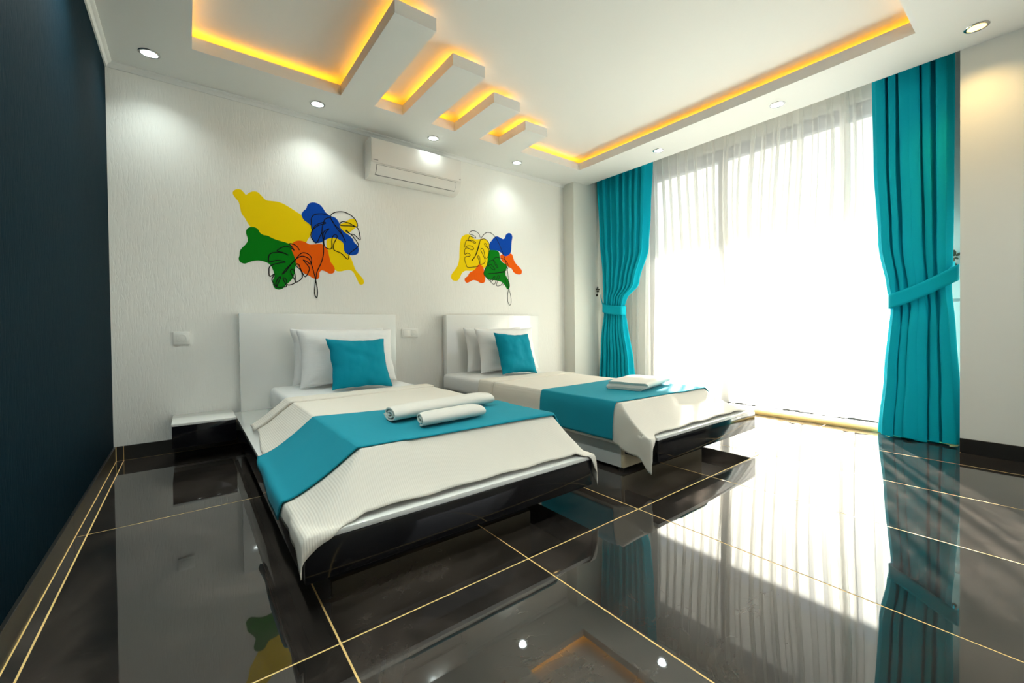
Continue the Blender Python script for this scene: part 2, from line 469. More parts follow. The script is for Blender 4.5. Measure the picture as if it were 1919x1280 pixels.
led(TX0 - S, BEAMS[0][0], TY1 + S, TY1 + S + w)
led(BEAMS[3][1], TX1 + S, TY1 + S, TY1 + S + w)
for k in range(3):
    led(BEAMS[k][1] + 0.01, BEAMS[k + 1][0] - 0.01, TY1 + S, TY1 + S + w)
led(TX0 - S - w, TX0 - S, TY0 - S, TY1 + S)
led(TX1 + 0.11, TX1 + 0.11 + w, TY0 - S, TY1 + S)
led(TX0 - S, TX1 + S, TY0 - S - w, TY0 - S)
for k, (x0, x1, ye) in enumerate(BEAMS):
    led(x0 + S, x0 + S + w, ye + S, TY1)
    led(x1 - S - w, x1 - S, ye + S, TY1)

# narrow crown moulding
def crown(name, path_fn, n0, n1, label):
    prof = [(0, 0), (0.032, 0), (0.032, -0.006), (0.026, -0.010), (0.016, -0.014), (0.010, -0.024), (0.008, -0.032), (0, -0.032)]
    bm = bm_extrude_profile(prof, [lambda u, v: path_fn(n0, u, v), lambda u, v: path_fn(n1, u, v)])
    return struct(name, bm, CEIL, smooth=35, label=label)
crown('trim_3', lambda t, u, v: Vector((t, -u, H + v)), 0.0, 3.734, 'thin crown moulding above the white wall')
crown('trim_4', lambda t, u, v: Vector((u, t, H + v)), YN, 0.0, 'thin crown moulding above the navy wall')

# ------------------------------------------------------------------ recessed ceiling spotlights
def downlight(x, y, label, lens=LED_COOL, col=(0.88, 1.0, 0.97), power=15.5):
    t = thing('ceiling_spotlight', label, 'spotlight', (x, y, H), 'recessed ceiling spotlights')
    bm = bmesh.new()
    bm_lathe(bm, [(0.036, -0.001), (0.038, -0.0055), (0.046, -0.005), (0.050, -0.0015), (0.050, 0.0), (0.036, 0.0), (0.036, -0.001)], (x, y, H), n=32)
    obj('trim_ring', bm, CHROME, t, smooth=40)
    bm = bmesh.new()
    bm_lathe(bm, [(0.0, -0.0035), (0.020, -0.0035), (0.0365, -0.002), (0.0365, 0.0), (0.0, 0.0)], (x, y, H), n=32)
    obj('lens', bm, lens, t, smooth=40)
    ld = bpy.data.lights.new('bulb', 'SPOT'); ld.energy = power; ld.color = col
    ld.spot_size = R(125); ld.spot_blend = 1.0; ld.shadow_soft_size = 0.03
    lo = bpy.data.objects.new('bulb', ld); C.objects.link(lo); lo.parent = t; lo.location = (0, 0, -0.012)
downlight(0.211, -0.250, 'round ceiling spotlight nearest the navy blue wall', power=6.5)
downlight(1.107, -0.230, 'round ceiling spotlight above the larger flower mural', power=6.5)
downlight(2.010, -0.225, 'round ceiling spotlight just in front of the air conditioner', power=1.6)
downlight(2.900, -0.224, 'round ceiling spotlight above the smaller mural, nearest the corner column', power=4.5)
downlight(3.762, -1.219, 'round ceiling spotlight at the far end of the window row', power=6.5)
downlight(3.754, -2.214, 'round ceiling spotlight midway along the row above the sheer curtain', power=6.5)
downlight(3.740, -3.203, 'warm yellow ceiling spotlight beside the right white wall', LED_WARM, (1.0, 0.66, 0.25), 9.0)

# unseen spotlights added for fill light, along the navy wall and near side
downlight(0.205, -1.220, 'unseen ceiling spotlight added for fill along the navy wall, first after the back corner one', power=26.0)
downlight(0.205, -2.210, 'unseen ceiling spotlight added for fill along the navy wall, second after the back corner one', power=26.0)
downlight(0.205, -3.203, 'unseen ceiling spotlight added for fill beside the navy wall at the near corner')
downlight(1.107, -3.203, 'unseen ceiling spotlight added for fill in the near row, second from the navy wall')
downlight(2.010, -3.203, 'unseen ceiling spotlight added for fill in the near row, third from the navy wall')
downlight(2.900, -3.203, 'unseen cool white ceiling spotlight added for fill next to the warm yellow one')

# ------------------------------------------------------------------ window and what lies outside
win = struct('window_1', box(WX + 0.02, WX + 0.09, WY0, WY0 + 0.06, WZ0, WZ1, bevel=0.003), FRAME, label='tall anthracite framed balcony window')
obj('window_frame', box(WX + 0.02, WX + 0.09, WY1 - 0.06, WY1, WZ0, WZ1, bevel=0.003), FRAME, win)
obj('window_frame', box(WX + 0.02, WX + 0.09, WY0 + 0.06, WY1 - 0.06, WZ1 - 0.112, WZ1, bevel=0.003), FRAME, win)
obj('window_frame', box(WX + 0.02, WX + 0.09, WY0 + 0.06, WY1 - 0.06, WZ0, WZ0 + 0.07, bevel=0.003), FRAME, win)
obj('mullion', box(WX + 0.02, WX + 0.09, -1.475, -1.415, WZ0 + 0.07, WZ1 - 0.112, bevel=0.003), FRAME, win)
obj('pane', box(WX + 0.05, WX + 0.056, WY0 + 0.06, -1.475, WZ0 + 0.07, WZ1 - 0.112), GLASS, win)
obj('pane', box(WX + 0.05, WX + 0.056, -1.415, WY1 - 0.06, WZ0 + 0.07, WZ1 - 0.112), GLASS, win)

struct('wall_outside', box(4.62, 4.66, -7.0, WY0 - 0.02, -3.4, 3.2), CONCRETE)
struct('wall_outside', box(4.62, 4.66, WY1 + 0.02, 3.0, -3.4, 3.2), CONCRETE)
struct('balcony_slab', box(4.62, 6.7, -7.0, 3.0, -0.18, -0.03), BALCONY, label='pale balcony floor outside the window')
struct('balcony_roof', box(4.62, 6.62, -7.0, 3.0, 2.98, 3.2), CONCRETE, label='balcony roof slab above the window')
rail = thing('balcony_railing', 'metal balcony railing seen through the sheer curtain', 'railing', (6.5, -2.0, -0.03))
for k in range(9):
    y = -6.5 + 1.1 * k
    obj('post', box(6.48, 6.52, y - 0.02, y + 0.02, -0.03, 0.90), FRAME, rail)
for z in (0.20, 0.42, 0.64):
    obj('rail', box(6.49, 6.51, -6.6, 2.5, z, z + 0.02), FRAME, rail)
obj('handrail', box(6.47, 6.53, -6.6, 2.5, 0.90, 0.94, bevel=0.006), FRAME, rail)
struct('ground', box(4.7, 400, -300, 300, -3.8, -3.5), HILL, label='hazy land far below the balcony')

# ------------------------------------------------------------------ beds
def bed(label, px0, px1, yf, hb, bx, hbt):
    t = thing('platform_bed', label, 'bed', ((px0 + px1) / 2, -1.15, 0.0), 'single platform beds')
    obj('headboard', box(hb[0], hb[1], -hbt, -0.014, 0.10, 0.887, bevel=0.003), GLOSS_WHITE, t, smooth=30)
    obj('platform_top', box(px0, px1, yf + 0.002, -hbt - 0.001, 0.206, 0.222, bevel=0.0015), GLOSS_WHITE, t, smooth=30)
    obj('foot_panel', box(px0, px1, yf, yf + 0.018, 0.098, 0.2055, bevel=0.001), GLOSS_BLACK, t, smooth=30)
    obj('side_panel', box(px0, px0 + 0.018, yf + 0.0185, -hbt - 0.002, 0.098, 0.2055, bevel=0.001), GLOSS_BLACK, t, smooth=30)
    obj('side_panel', box(px1 - 0.018, px1, yf + 0.0185, -hbt - 0.002, 0.098, 0.2055, bevel=0.001), GLOSS_BLACK, t, smooth=30)
    b = obj('base_box', box(bx[0], bx[1], -2.045, -0.11, 0.022, 0.2055, bevel=0.002), MATT_WHITE, t, smooth=30)
    obj('edge_board', box(bx[0] + 0.004, bx[1] - 0.004, -2.062, -2.0455, 0.022, 0.2055, bevel=0.001), RAW_WOOD, b)
    for x in (bx[0] + 0.06, bx[1] - 0.06):
        for y in (-2.0, -0.2):
            bm = bmesh.new()
            bm_lathe(bm, [(0.0, 0.0), (0.026, 0.0), (0.026, 0.006), (0.016, 0.010), (0.014, 0.022), (0.0, 0.022)], (x, y, 0.0), n=16)
            obj('foot', bm, BLACK_PLASTIC, t, smooth=40)
    return t
B1 = bed('single platform bed with white headboard next to the black bedside shelf', 0.593, 1.705, -2.247, (0.632, 1.722), (0.70, 1.52), 0.062)
B2 = bed('single platform bed with white headboard standing nearer the window', 2.165, 3.240, -2.265, (2.186, 3.275), (2.152, 2.95), 0.080)

ZM = 0.372
ZM2 = 0.362
def mattress(label, x0, x1, y0, y1, ZM=ZM):
    bm = box(x0, x1, y0, y1, 0.2225, ZM, bevel=0.035, seg=4)
    o = tag(obj('mattress', bm, SHEET, smooth=60), label, 'mattress', 'single mattresses')
    return o
mattress('white sheeted mattress on the bed by the black bedside shelf', 0.80, 1.645, -2.06, -0.066)
mattress('white sheeted mattress on the bed nearer the window', 2.135, 2.93, -2.08, -0.084, ZM2)

# cloth that lies on a mattress and falls to the platform edges
class Drape:
    def __init__(s, x0, x1, yf, z, L, Rr, F, seed, tail):
        s.x0, s.x1, s.yf, s.z, s.L, s.R, s.F, s.seed, s.tail = x0, x1, yf, z, L, Rr, F, seed, tail
    @staticmethod
    def path(a, spec):
        if a <= 0: return 0.0, 0.0
        r = 0.03
        a = math.sqrt(a * a + r * r) - r
        w, h = spec[1], spec[2]
        if spec[0] == 'hang':
            return w * (1 - math.exp(-a / 0.03)) , a
        Ls = math.hypot(w, h)
        pw = spec[3] if len(spec) > 3 else 1.35
        if a <= Ls:
            t = a / Ls
            return w * t, h * (1 - (1 - t) ** pw)
        e = a - Ls
        return w + 0.012 * (1 - math.exp(-e / 0.015)), h + max(0, e - 0.004) * 0.97
    def __call__(s, px, py, lift=0.0):
        if px < (s.x0 + s.x1) / 2:
            o, d = s.path(s.x0 - px, s.L); x = max(px, s.x0) - o; sx = -1; spec = s.L; a = s.x0 - px
        else:
            o, d = s.path(px - s.x1, s.R); x = min(px, s.x1) + o; sx = 1; spec = s.R; a = px - s.x1
        of, df = s.path(s.yf - py, s.F); y = max(py, s.yf) - of; b = s.yf - py
        p = 5
        drop = (d ** p + df ** p) ** (1 / p) if (d > 0 or df > 0) else 0
        hang = 0.0
        if spec[0] != 'hang':
            h0 = spec[2]
            hl, hf = max(0.0, d - h0), max(0.0, df - h0)
            hang = math.hypot(hl, hf)
            drop = min(drop, h0) + hang
        else:
            h0 = s.F[2]
            hang = max(0.0, df - h0) + max(0.0, d - h0)
            drop = max(d, df) if drop > h0 else min(drop, max(d, df, h0))
        # corner tails, where the cloth hangs free of both edges
        Lx = math.hypot(spec[1], spec[2]) if spec[0] != 'hang' else 0.10
        Ly = math.hypot(s.F[1], s.F[2])
        k = sstep(a, Lx * 0.8, Lx * 1.3) * sstep(b, Ly * 0.75, Ly * 1.15)
        drop += s.tail * k * sstep(hang, 0.0, 0.04)
        n = noise.noise(Vector((px * 3.1, py * 3.1, s.seed))) * 0.006 + noise.noise(Vector((px * 9, py * 9, s.seed + 5))) * 0.0022
        m = sstep(max(a, b), 0.0, 0.12)
        n2 = noise.noise(Vector((px * 7, py * 7, s.seed + 9))) * 0.010 * m
        on_top = drop < 0.15
        z = s.z - drop + (abs(n) * 0.35 if not on_top else n * (0.4 + m * (1 - sstep(drop, 0.05, 0.15)))) + lift
        # sideways ripple of the hanging parts
        if d > 0: x += sx * (lift * 1.2 + n2 * 0.8 * sstep(d, 0.05, 0.15))
        if df > 0: y -= lift * 1.2 + abs(n2) * 0.4 * sstep(df, 0.05, 0.15)
        return Vector((x, y, z))

def cloth(name, S, label, cat, material, pxa, pxb, top, bot, nx, ny, lift, thick, group):
    """pxa/pxb: cloth coordinate of the two long hems as functions of t; top/bot: functions of px"""
    rows = []
    for j in range(ny + 1):
        t = j / ny
        r_ = []
        for i in range(nx + 1):
            u = i / nx
            ym = lerp(top(S.x0), bot(S.x0), t)
            px = lerp(pxa(ym), pxb(ym), u)
            py = lerp(top(px), bot(px), t)
            r_.append(S(px, py, lift))
        rows.append(r_)
    o = obj(name, bm_grid(rows), material, smooth=180)
    md = o.modifiers.new('thickness', 'SOLIDIFY'); md.thickness = thick; md.offset = 0
    return tag(o, label, cat, group)

HP = ZM + 0.008 - 0.2255
S1 = Drape(0.80, 1.635, -2.065, ZM + 0.008, ('slope', 0.205, HP), ('slope', 0.085, HP, 1.1), ('slope', 0.180, HP, 1.25), 3.0, 0.040)
L1 = math.hypot(0.205, HP); F1 = math.hypot(0.180, HP); R1 = math.hypot(0.085, HP)
hemL1 = lambda y: 0.80 - L1 - interp([(-2.3, 0.085), (-1.95, 0.085), (-1.65, 0.06), (-1.35, 0.01), (-0.85, -0.03), (-0.7, -0.02)], y)
hemR1 = lambda y: 1.635 + R1 + interp([(-2.3, 0.12), (-2.1, 0.075), (-1.5, 0.04)], y)
botF1 = lambda px: S1.yf - F1 - interp([(0.45, 0.075), (0.58, 0.052), (0.66, 0.018), (0.74, -0.006), (1.65, -0.004), (1.75, 0.03), (1.85, 0.07)], px) + 0.0025 * math.sin(px * 31)
cloth('bedspread', S1, 'cream ribbed bedspread on the bed by the black bedside shelf', 'bedspread', SPREAD,
      hemL1, hemR1, lambda px: -0.80 + max(0, 0.8 - px) * 0.25, botF1, 120, 150, 0.0, 0.004, 'cream bedspreads')
# turned-down double edge of the bedspread
fold = obj('turned_edge', bm_grid([[S1(lerp(hemL1(-0.8) - 0.012, hemR1(-0.8), i / 80),
            lerp(-0.785, -0.915 - 0.03 * math.sin(i / 80 * 5), j / 10) + max(0, 0.8 - lerp(hemL1(-0.8), hemR1(-0.8), i / 80)) * 0.25, 0.010) for i in range(81)] for j in range(11)]),
           SPREAD, bpy.data.objects['bedspread'], smooth=180)
fold.modifiers.new('thickness', 'SOLIDIFY').thickness = 0.012
top1 = lambda px: -1.43 - 0.256 * (px - 0.8)
bot1 = lambda px: -2.058 - 0.045 * (px - 0.8) if px > 0.8 else -2.058 + (0.8 - px) * 0.33
cloth('bed_runner', S1, 'teal bed runner on the bed by the black bedside shelf', 'bed runner', TEAL_RUNNER,
      lambda y: hemL1(y) - 0.012, lambda y: 1.635 + R1 + 0.02, top1, bot1, 110, 60, 0.0065, 0.004, 'teal bed runners')

HP = ZM2 + 0.008 - 0.2255
S2 = Drape(2.115, 2.925, -2.085, ZM2 + 0.008, ('hang', 0.022, HP), ('slope', 0.315, HP, 1.5), ('slope', 0.182, HP, 1.3), 11.0, 0.05)
F2 = math.hypot(0.182, HP); R2 = math.hypot(0.315, HP)
hemL2 = lambda y: 2.115 - 0.02 - interp([(-2.4, 0.27), (-2.2, 0.25), (-2.0, 0.215), (-0.7, 0.225)], y)
hemR2 = lambda y: 2.925 + R2 + 0.0 * y - 0.004
botF2 = lambda px: S2.yf - F2 - interp([(1.8, 0.06), (2.0, 0.10), (2.10, 0.06), (2.17, -0.004), (3.2, -0.006)], px) + 0.004 * math.sin(px * 23)
cloth('bedspread', S2, 'cream ribbed bedspread on the bed nearer the window', 'bedspread', SPREAD,
      hemL2, hemR2, lambda px: -0.765, botF2, 120, 150, 0.0, 0.004, 'cream bedspreads')
fold = obj('turned_edge', bm_grid([[S2(lerp(hemL2(-0.8) + 0.004, hemR2(-0.8), i / 80), lerp(-0.755, -0.935, j / 10), 0.009) for i in range(81)] for j in range(11)]),
           SPREAD, bpy.data.objects['bedspread.001'], smooth=180)
fold.modifiers.new('thickness', 'SOLIDIFY').thickness = 0.010
cloth('bed_runner', S2, 'teal bed runner on the bed nearer the window', 'bed runner', TEAL_RUNNER,
      lambda y: 2.115 - 0.02 - 0.205, lambda y: 2.925 + 0.10, lambda px: -1.47 + 0.03 * (px - 2.1), lambda px: -2.055 - 0.055 * (px - 2.1), 110, 60, 0.0065, 0.004, 'teal bed runners')

# pillows and cushions
def pillow(name, label, cat, material, w, h, t, base, lean, yaw, seed, roll=0.0, pinch=0.07, group=None, n=30):
    fr, bk = [], []
    for j in range(n + 1):
        v = -1 + 2 * j / n
        a, b = [], []
        for i in range(n + 1):
            u = -1 + 2 * i / n
            x = w / 2 * u * (1 - pinch * (1 - v * v) ** 1.0 * abs(u) ** 1.5)
            y = h / 2 * v * (1 - pinch * (1 - u * u) ** 1.0 * abs(v) ** 1.5)
            k = max(0.0, (1 - u ** 4) * (1 - v ** 4)) ** 0.55
            k *= 0.62 + 0.38 * math.sqrt(max(0, (1 - u * u) * (1 - v * v)))
            wr = noise.noise(Vector((u * 2.6, v * 2.6, seed))) * 0.16 + noise.noise(Vector((u * 7, v * 4, seed + 3))) * 0.07
            edge = noise.noise(Vector((u * 3, v * 3, seed + 8))) * 0.012
            x += edge * 0.5; y += edge * 0.5
            a.append(Vector((x, y, t / 2 * k * (1 + wr) + 0.003)))
            b.append(Vector((x, y, -t / 2 * k * (1 - wr) - 0.003)))
        fr.append(a); bk.append(b)
    M = Matrix.Translation(Vector(base)) @ Matrix.Rotation(yaw, 4, 'Z') @ Matrix.Rotation(R(90) - lean, 4, 'X') @ Matrix.Rotation(roll, 4, 'Z') @ Matrix.Translation(Vector((0, h / 2, 0)))
    bm = bmesh.new()
    V = [[bm.verts.new(M @ p) for p in r] for r in fr]; W = [[bm.verts.new(M @ p) for p in r] for r in bk]
    for j in range(n):
        for i in range(n):
            bm.faces.new((V[j][i], V[j][i + 1], V[j + 1][i + 1], V[j + 1][i]))
            bm.faces.new((W[j][i], W[j + 1][i], W[j + 1][i + 1], W[j][i + 1]))
    ring = [(0, i) for i in range(n)] + [(j, n) for j in range(n)] + [(n, n - i) for i in range(n)] + [(n - j, 0) for j in range(n)]
    for q in range(len(ring)):
        (a, b), (c, d) = ring[q], ring[(q + 1) % len(ring)]
        bm.faces.new((V[a][b], W[a][b], W[c][d], V[c][d]))
    return tag(obj(name, bm, material, smooth=70), label, cat, group)
pillow('pillow', 'rear white pillow against the headboard by the black bedside shelf', 'pillow', PILLOW, 0.66, 0.40, 0.12, (1.250, -0.215, ZM + 0.012), R(9), R(0), 21, group='white bed pillows')
pillow('pillow', 'front white pillow behind the teal cushion on the bed by the bedside shelf', 'pillow', PILLOW, 0.66, 0.40, 0.15, (1.262, -0.395, ZM + 0.012), R(14), R(0), 5, group='white bed pillows')
pillow('throw_cushion', 'teal square cushion on the bed by the black bedside shelf', 'cushion', TEAL_CUSHION, 0.395, 0.362, 0.13, (1.266, -0.645, ZM + 0.010), R(27), R(3), 2, roll=R(-2), pinch=0.09, group='teal cushions')
pillow('pillow', 'rear white pillow against the headboard nearer the window', 'pillow', PILLOW, 0.66, 0.40, 0.12, (2.635, -0.235, ZM2 + 0.012), R(9), R(0), 33, group='white bed pillows')
pillow('pillow', 'front white pillow behind the teal cushion on the bed nearer the window', 'pillow', PILLOW, 0.65, 0.40, 0.15, (2.660, -0.410, ZM2 + 0.012), R(14), R(0), 14, group='white bed pillows')
pillow('throw_cushion', 'teal square cushion on the bed nearer the window', 'cushion', TEAL_CUSHION, 0.385, 0.372, 0.13, (2.583, -0.645, ZM2 + 0.010), R(22), R(3), 9, roll=R(-3), pinch=0.09, group='teal cushions')

# towels
def rolled_towel(label, p0, p1, half_w, half_h, turns, seed, tip=0.0):
    """flattened roll: a spiral band swept from p0 to p1 (both at the height of the runner)"""
    prof = []
    N = int(26 * turns); th = 0.0075
    def sp(a):
        k = (0.22 + 0.78 * a)
        ang = 2 * math.pi * turns * a - math.pi / 2
        return k, ang
    outer, inner = [], []
    for i in range(N + 1):
        k, ang = sp(i / N)
        rx, rz = half_w * k, half_h * k
        outer.append((rx * math.cos(ang), rz * math.sin(ang)))
        rx2, rz2 = max(half_w * k - th * 1.25, 0.002), max(half_h * k - th, 0.001)
        inner.append((rx2 * math.cos(ang), rz2 * math.sin(ang)))
    prof = outer + inner[::-1]
    p0, p1 = Vector(p0), Vector(p1)
    d = (p1 - p0).normalized(); side = Vector((-d.y, d.x, 0)); upv = Vector((0, 0, 1))
    rows = []
    M = 22
    for s in range(M + 1):
        t = s / M
        c = p0.lerp(p1, t)
        sc = 1 - 0.10 * (abs(2 * t - 1) ** 6) + 0.05 * noise.noise(Vector((t * 3, seed, 0)))
        rows.append([c + side * (u * sc) + upv * (half_h * sc + v * sc) + d * (tip * (u / half_w) * (0.5 - t)) for u, v in prof])
    bm = bm_grid(rows, close=True)
    bm.verts.ensure_lookup_table(); m = len(prof)
    for base in (0, M * m):
        for i in range(N):
            a, b, c2, e = base + i, base + i + 1, base + (m - 2 - i), base + (m - 1 - i)
            bm.faces.new((bm.verts[a], bm.verts[b], bm.verts[c2], bm.verts[e]))
    return tag(obj('rolled_towel', bm, TOWEL, smooth=50), label, 'towel', 'white towels on the bed runners')
ZT = ZM + 0.0185
rolled_towel('longer rolled white towel lying behind the shorter one on the runner', (1.010, -1.765, ZT), (1.530, -1.695, ZT), 0.080, 0.036, 2.2, 4, 0.02)
rolled_towel('shorter rolled white towel lying in front of the longer one', (1.070, -1.925, ZT), (1.345, -1.905, ZT), 0.064, 0.030, 2.0, 8, 0.03)

def folded_towel(label, centre, yaw, length, width, layer):
    # three layers folded over like a flattened S, swept along the fold
    path = []
    hw = width / 2; r = layer / 2 * 1.02
    for i in range(13): path.append((lerp(-hw * 0.72, hw - r, i / 12), layer * 0.5))
    for i in range(1, 9):
        a = -math.pi / 2 + math.pi * i / 9; path.append((hw - r + r * math.cos(a), layer * 1.0 + r * math.sin(a)))
    for i in range(13): path.append((lerp(hw - r, -hw + r, i / 12), layer * 1.5))
    for i in range(1, 9):
        a = -math.pi / 2 - math.pi * i / 9; path.append((-hw + r + r * math.cos(a), layer * 2.0 + r * math.sin(a)))
    for i in range(13): path.append((lerp(-hw + r, hw * 0.93, i / 12), layer * 2.5))
    th = layer * 0.47
    P = [Vector((a, b)) for a, b in path]; lo, hi = [], []
    for i, q in enumerate(P):
        tg = (P[min(i + 1, len(P) - 1)] - P[max(i - 1, 0)]).normalized(); nn = Vector((-tg.y, tg.x))
        hi.append(q + nn * th); lo.append(q - nn * th)
    tip = [P[-1] + (P[-1] - P[-2]).normalized() * th * 0.8]; tip0 = [P[0] - (P[1] - P[0]).normalized() * th * 0.8]
    prof = hi + tip + lo[::-1] + tip0
    c = Vector(centre); ex = Vector((math.cos(yaw), math.sin(yaw), 0)); ey = Vector((-math.sin(yaw), math.cos(yaw), 0))
    rows = []
    for s in range(25):
        t = -1 + 2 * s / 24
        sag = 1 - 0.12 * abs(t) ** 3
        rows.append([c + ex * (t * length / 2 * (1 + 0.02 * math.sin(v * 130))) + ey * u + Vector((0, 0, v * sag + 0.002 * noise.noise(Vector((t * 3, u * 12, 1))))) for u, v in prof])
    bm = bm_grid(rows, close=True)
    bm.verts.ensure_lookup_table(); m = len(prof); n = len(P)
    for base in (0, 24 * m):
        for i in range(n - 1):
            bm.faces.new([bm.verts[base + k] for k in (i, i + 1, 2 * n - 1 - i, 2 * n - i)])
        bm.faces.new([bm.verts[base + k] for k in (n - 1, n, n + 1)]); bm.faces.new([bm.verts[base + k] for k in (0, 2 * n, 2 * n + 1)])
    return tag(obj('folded_towel', bm, TOWEL, smooth=50), label, 'towel', 'white towels on the bed runners')
folded_towel('folded white towel on the runner of the bed nearer the window', (2.655, -1.800, ZT - 0.010), R(14), 0.40, 0.25, 0.018)

# bedside shelf
t = thing('bedside_shelf', 'low black bedside shelf with white top beside the bed', 'bedside shelf', (0.43, -0.17, 0.098))
obj('shelf_top', box(0.276, 0.586, -0.345, -0.011, 0.224, 0.238, bevel=0.001), GLOSS_WHITE, t, smooth=30)
obj('shelf_body', box(0.277, 0.585, -0.342, -0.011, 0.098, 0.2238, bevel=0.001), GLOSS_BLACK, t, smooth=30)

# ------------------------------------------------------------------ air conditioner
ac = thing('air_conditioner', 'white split air conditioner high on the wall between the murals', 'air conditioner', (1.905, -0.09, 1.97))
def swept(prof, x0, x1, inset=0.0, end=0.0):
    st = [x0, x0 + end, x1 - end, x1] if end else [x0, x1]
    return bm_extrude_profile(prof, [(lambda u, v, x=x: Vector((x, u, v))) for x in st])
prof = [(-0.002, 2.278), (-0.145, 2.276), (-0.158, 2.268), (-0.162, 2.255), (-0.160, 2.10), (-0.156, 2.075)]
for i in range(1, 11):
    a = math.pi / 2 * i / 10
    prof.append((-0.056 - 0.100 * math.cos(a), 2.075 - 0.098 * math.sin(a)))
prof += [(-0.02, 1.976), (-0.002, 1.984)]
obj('body', swept(prof, 1.505, 2.31), AC_WHITE, ac, smooth=35)
obj('front_panel', box(1.5065, 2.3085, -0.1665, -0.1615, 2.078, 2.262, bevel=0.0022), AC_WHITE, ac, smooth=35)
def arc_plate(off, x0, x1, a0, a1):
    rows = []
    for x in (x0, x1):
        rows.append([Vector((x, -0.056 - (0.100 + off) * math.cos(lerp(a0, a1, i / 10)), 2.075 - (0.098 + off) * math.sin(lerp(a0, a1, i / 10)))) for i in range(11)])
    return bm_grid(rows)
gap = obj('flap_gap', arc_plate(0.0006, 1.548, 2.262, R(3), R(54)), AC_SHADE, ac, smooth=180)
_q = [(-0.056 - (0.100 + o_) * math.cos(R(a_)), 2.075 - (0.098 + o_) * math.sin(R(a_))) for o_, A_ in ((0.0035, range(5, 53, 4)), (0.0008, range(49, 4, -4))) for a_ in A_]
fl = obj('flap', swept(_q, 1.5515, 2.2585), AC_WHITE, ac, smooth=35)
for k in range(6):
    obj('maker_mark', box(1.521 + k * 0.0062, 1.5258 + k * 0.0062, -0.1672, -0.1664, 2.095, 2.1015), AC_SHADE, ac)
obj('display', box(2.288, 2.302, -0.1672, -0.1664, 2.093, 2.100), AC_SHADE, ac)

# ------------------------------------------------------------------ wall sockets
def socket_module(parent, x, z):
    bm = bmesh.new()
    bm_lathe(bm, [(0.0225, -0.0135), (0.0205, -0.0135), (0.0195, -0.0115), (0.0195, -0.0128), (0.0225, -0.0128)], (x, 0, z), axis='Y', n=28)
    r_ = obj('socket_ring', bm, SOCKET, parent, smooth=40)
    bm = bmesh.new(); bm_lathe(bm, [(0, -0.0122), (0.0195, -0.0122)], (x, 0, z), axis='Y', n=28)
    w_ = obj('socket_well', bm, mat('socket_well_grey', (0.30, 0.29, 0.25), 0.5) if 'socket_well_grey' not in MATS else MATS['socket_well_grey'], parent)
    for dx in (-0.0095, 0.0095):
        bm = bmesh.new(); bm_lathe(bm, [(0, -0.0126), (0.0028, -0.0126), (0.0028, -0.0122)], (x + dx, 0, z), axis='Y', n=12)
        obj('pin_hole', bm, BLACK_PLASTIC, w_)
s1 = thing('wall_socket', 'white single power socket on the wall left of the headboards', 'socket', (0.327, -0.001, 0.687))
obj('cover_plate', box(0.285, 0.369, -0.0115, -0.0005, 0.687, 0.767, bevel=0.003), SOCKET, s1, smooth=35)
obj('inner_frame', box(0.300, 0.354, -0.0128, -0.0110, 0.701, 0.753, bevel=0.0015), SOCKET, s1, smooth=35)
socket_module(s1, 0.327, 0.727)
s2 = thing('wall_switch', 'white double switch and socket plate between the two headboards', 'switch', (1.871, -0.001, 0.690))
obj('cover_plate', box(1.797, 1.945, -0.0115, -0.0005, 0.690, 0.768, bevel=0.003), SOCKET, s2, smooth=35)
obj('switch_rocker', box(1.808, 1.866, -0.0145, -0.0105, 0.703, 0.756, bevel=0.002), SOCKET, s2, smooth=35)
obj('inner_frame', box(1.878, 1.934, -0.0128, -0.0110, 0.703, 0.756, bevel=0.0015), SOCKET, s2, smooth=35)
socket_module(s2, 1.906, 0.729)

# ------------------------------------------------------------------ curtains
def folds(name, parent, material, yl, yr, xc, amp, nf, z0, z1, seed, nu, nz, over=0.35, sharp=1.0, hem=None):
    rnd = random.Random(seed)
    knots = [0.0]
    for k in range(nf * 2): knots.append(knots[-1] + rnd.uniform(0.6, 1.4))
    knots = [k / knots[-1] for k in knots]
    ka = [rnd.uniform(0.55, 1.15) for _ in range(nf * 2 + 1)]
    def wave(s):
        for q in range(nf * 2):
            if s <= knots[q + 1] + 1e-9:
                t = (s - knots[q]) / (knots[q + 1] - knots[q])
                ph = math.pi * (q + t)
                A = lerp(ka[q], ka[q + 1], t)
                c = math.cos(ph); 
                return A * math.copysign(abs(c) ** sharp, c), math.sin(2 * ph) * A
        return math.cos(math.pi * nf * 2), 0
    rows = []
    for j in range(nz + 1):
        z = lerp(z1, z0, j / nz)
        a, b, A = yl(z), yr(z), amp(z)
        r_ = []
        for i in range(nu + 1):
            s = i / nu
            s2 = clamp(s + 0.012 * math.sin(z * 2.1 + s * 9 + seed) * math.sin(math.pi * s))
            c, q = wave(s2)
            dr = noise.noise(Vector((s * 6, z * 0.9, seed))) * 0.25
            zz = z + (0.006 * math.sin(s * 40 + seed) if j == nz else 0)
            r_.append(Vector((xc(z) + A * (c + dr), lerp(a, b, s) + over * A * q, zz)))
        rows.append(r_)
    return obj(name, bm_grid(rows), material, parent, smooth=180)

def band(pts, height, thick=0.006):
    """upright ribbon through pts (each with its own tilt offset)"""
    P = catmull(pts, False, 5)
    rows = []
    for k in range(7):
        v = -0.5 + k / 6
        rows.append([p + Vector((0, 0, v * height)) for p in P])
    return bm_grid(rows)

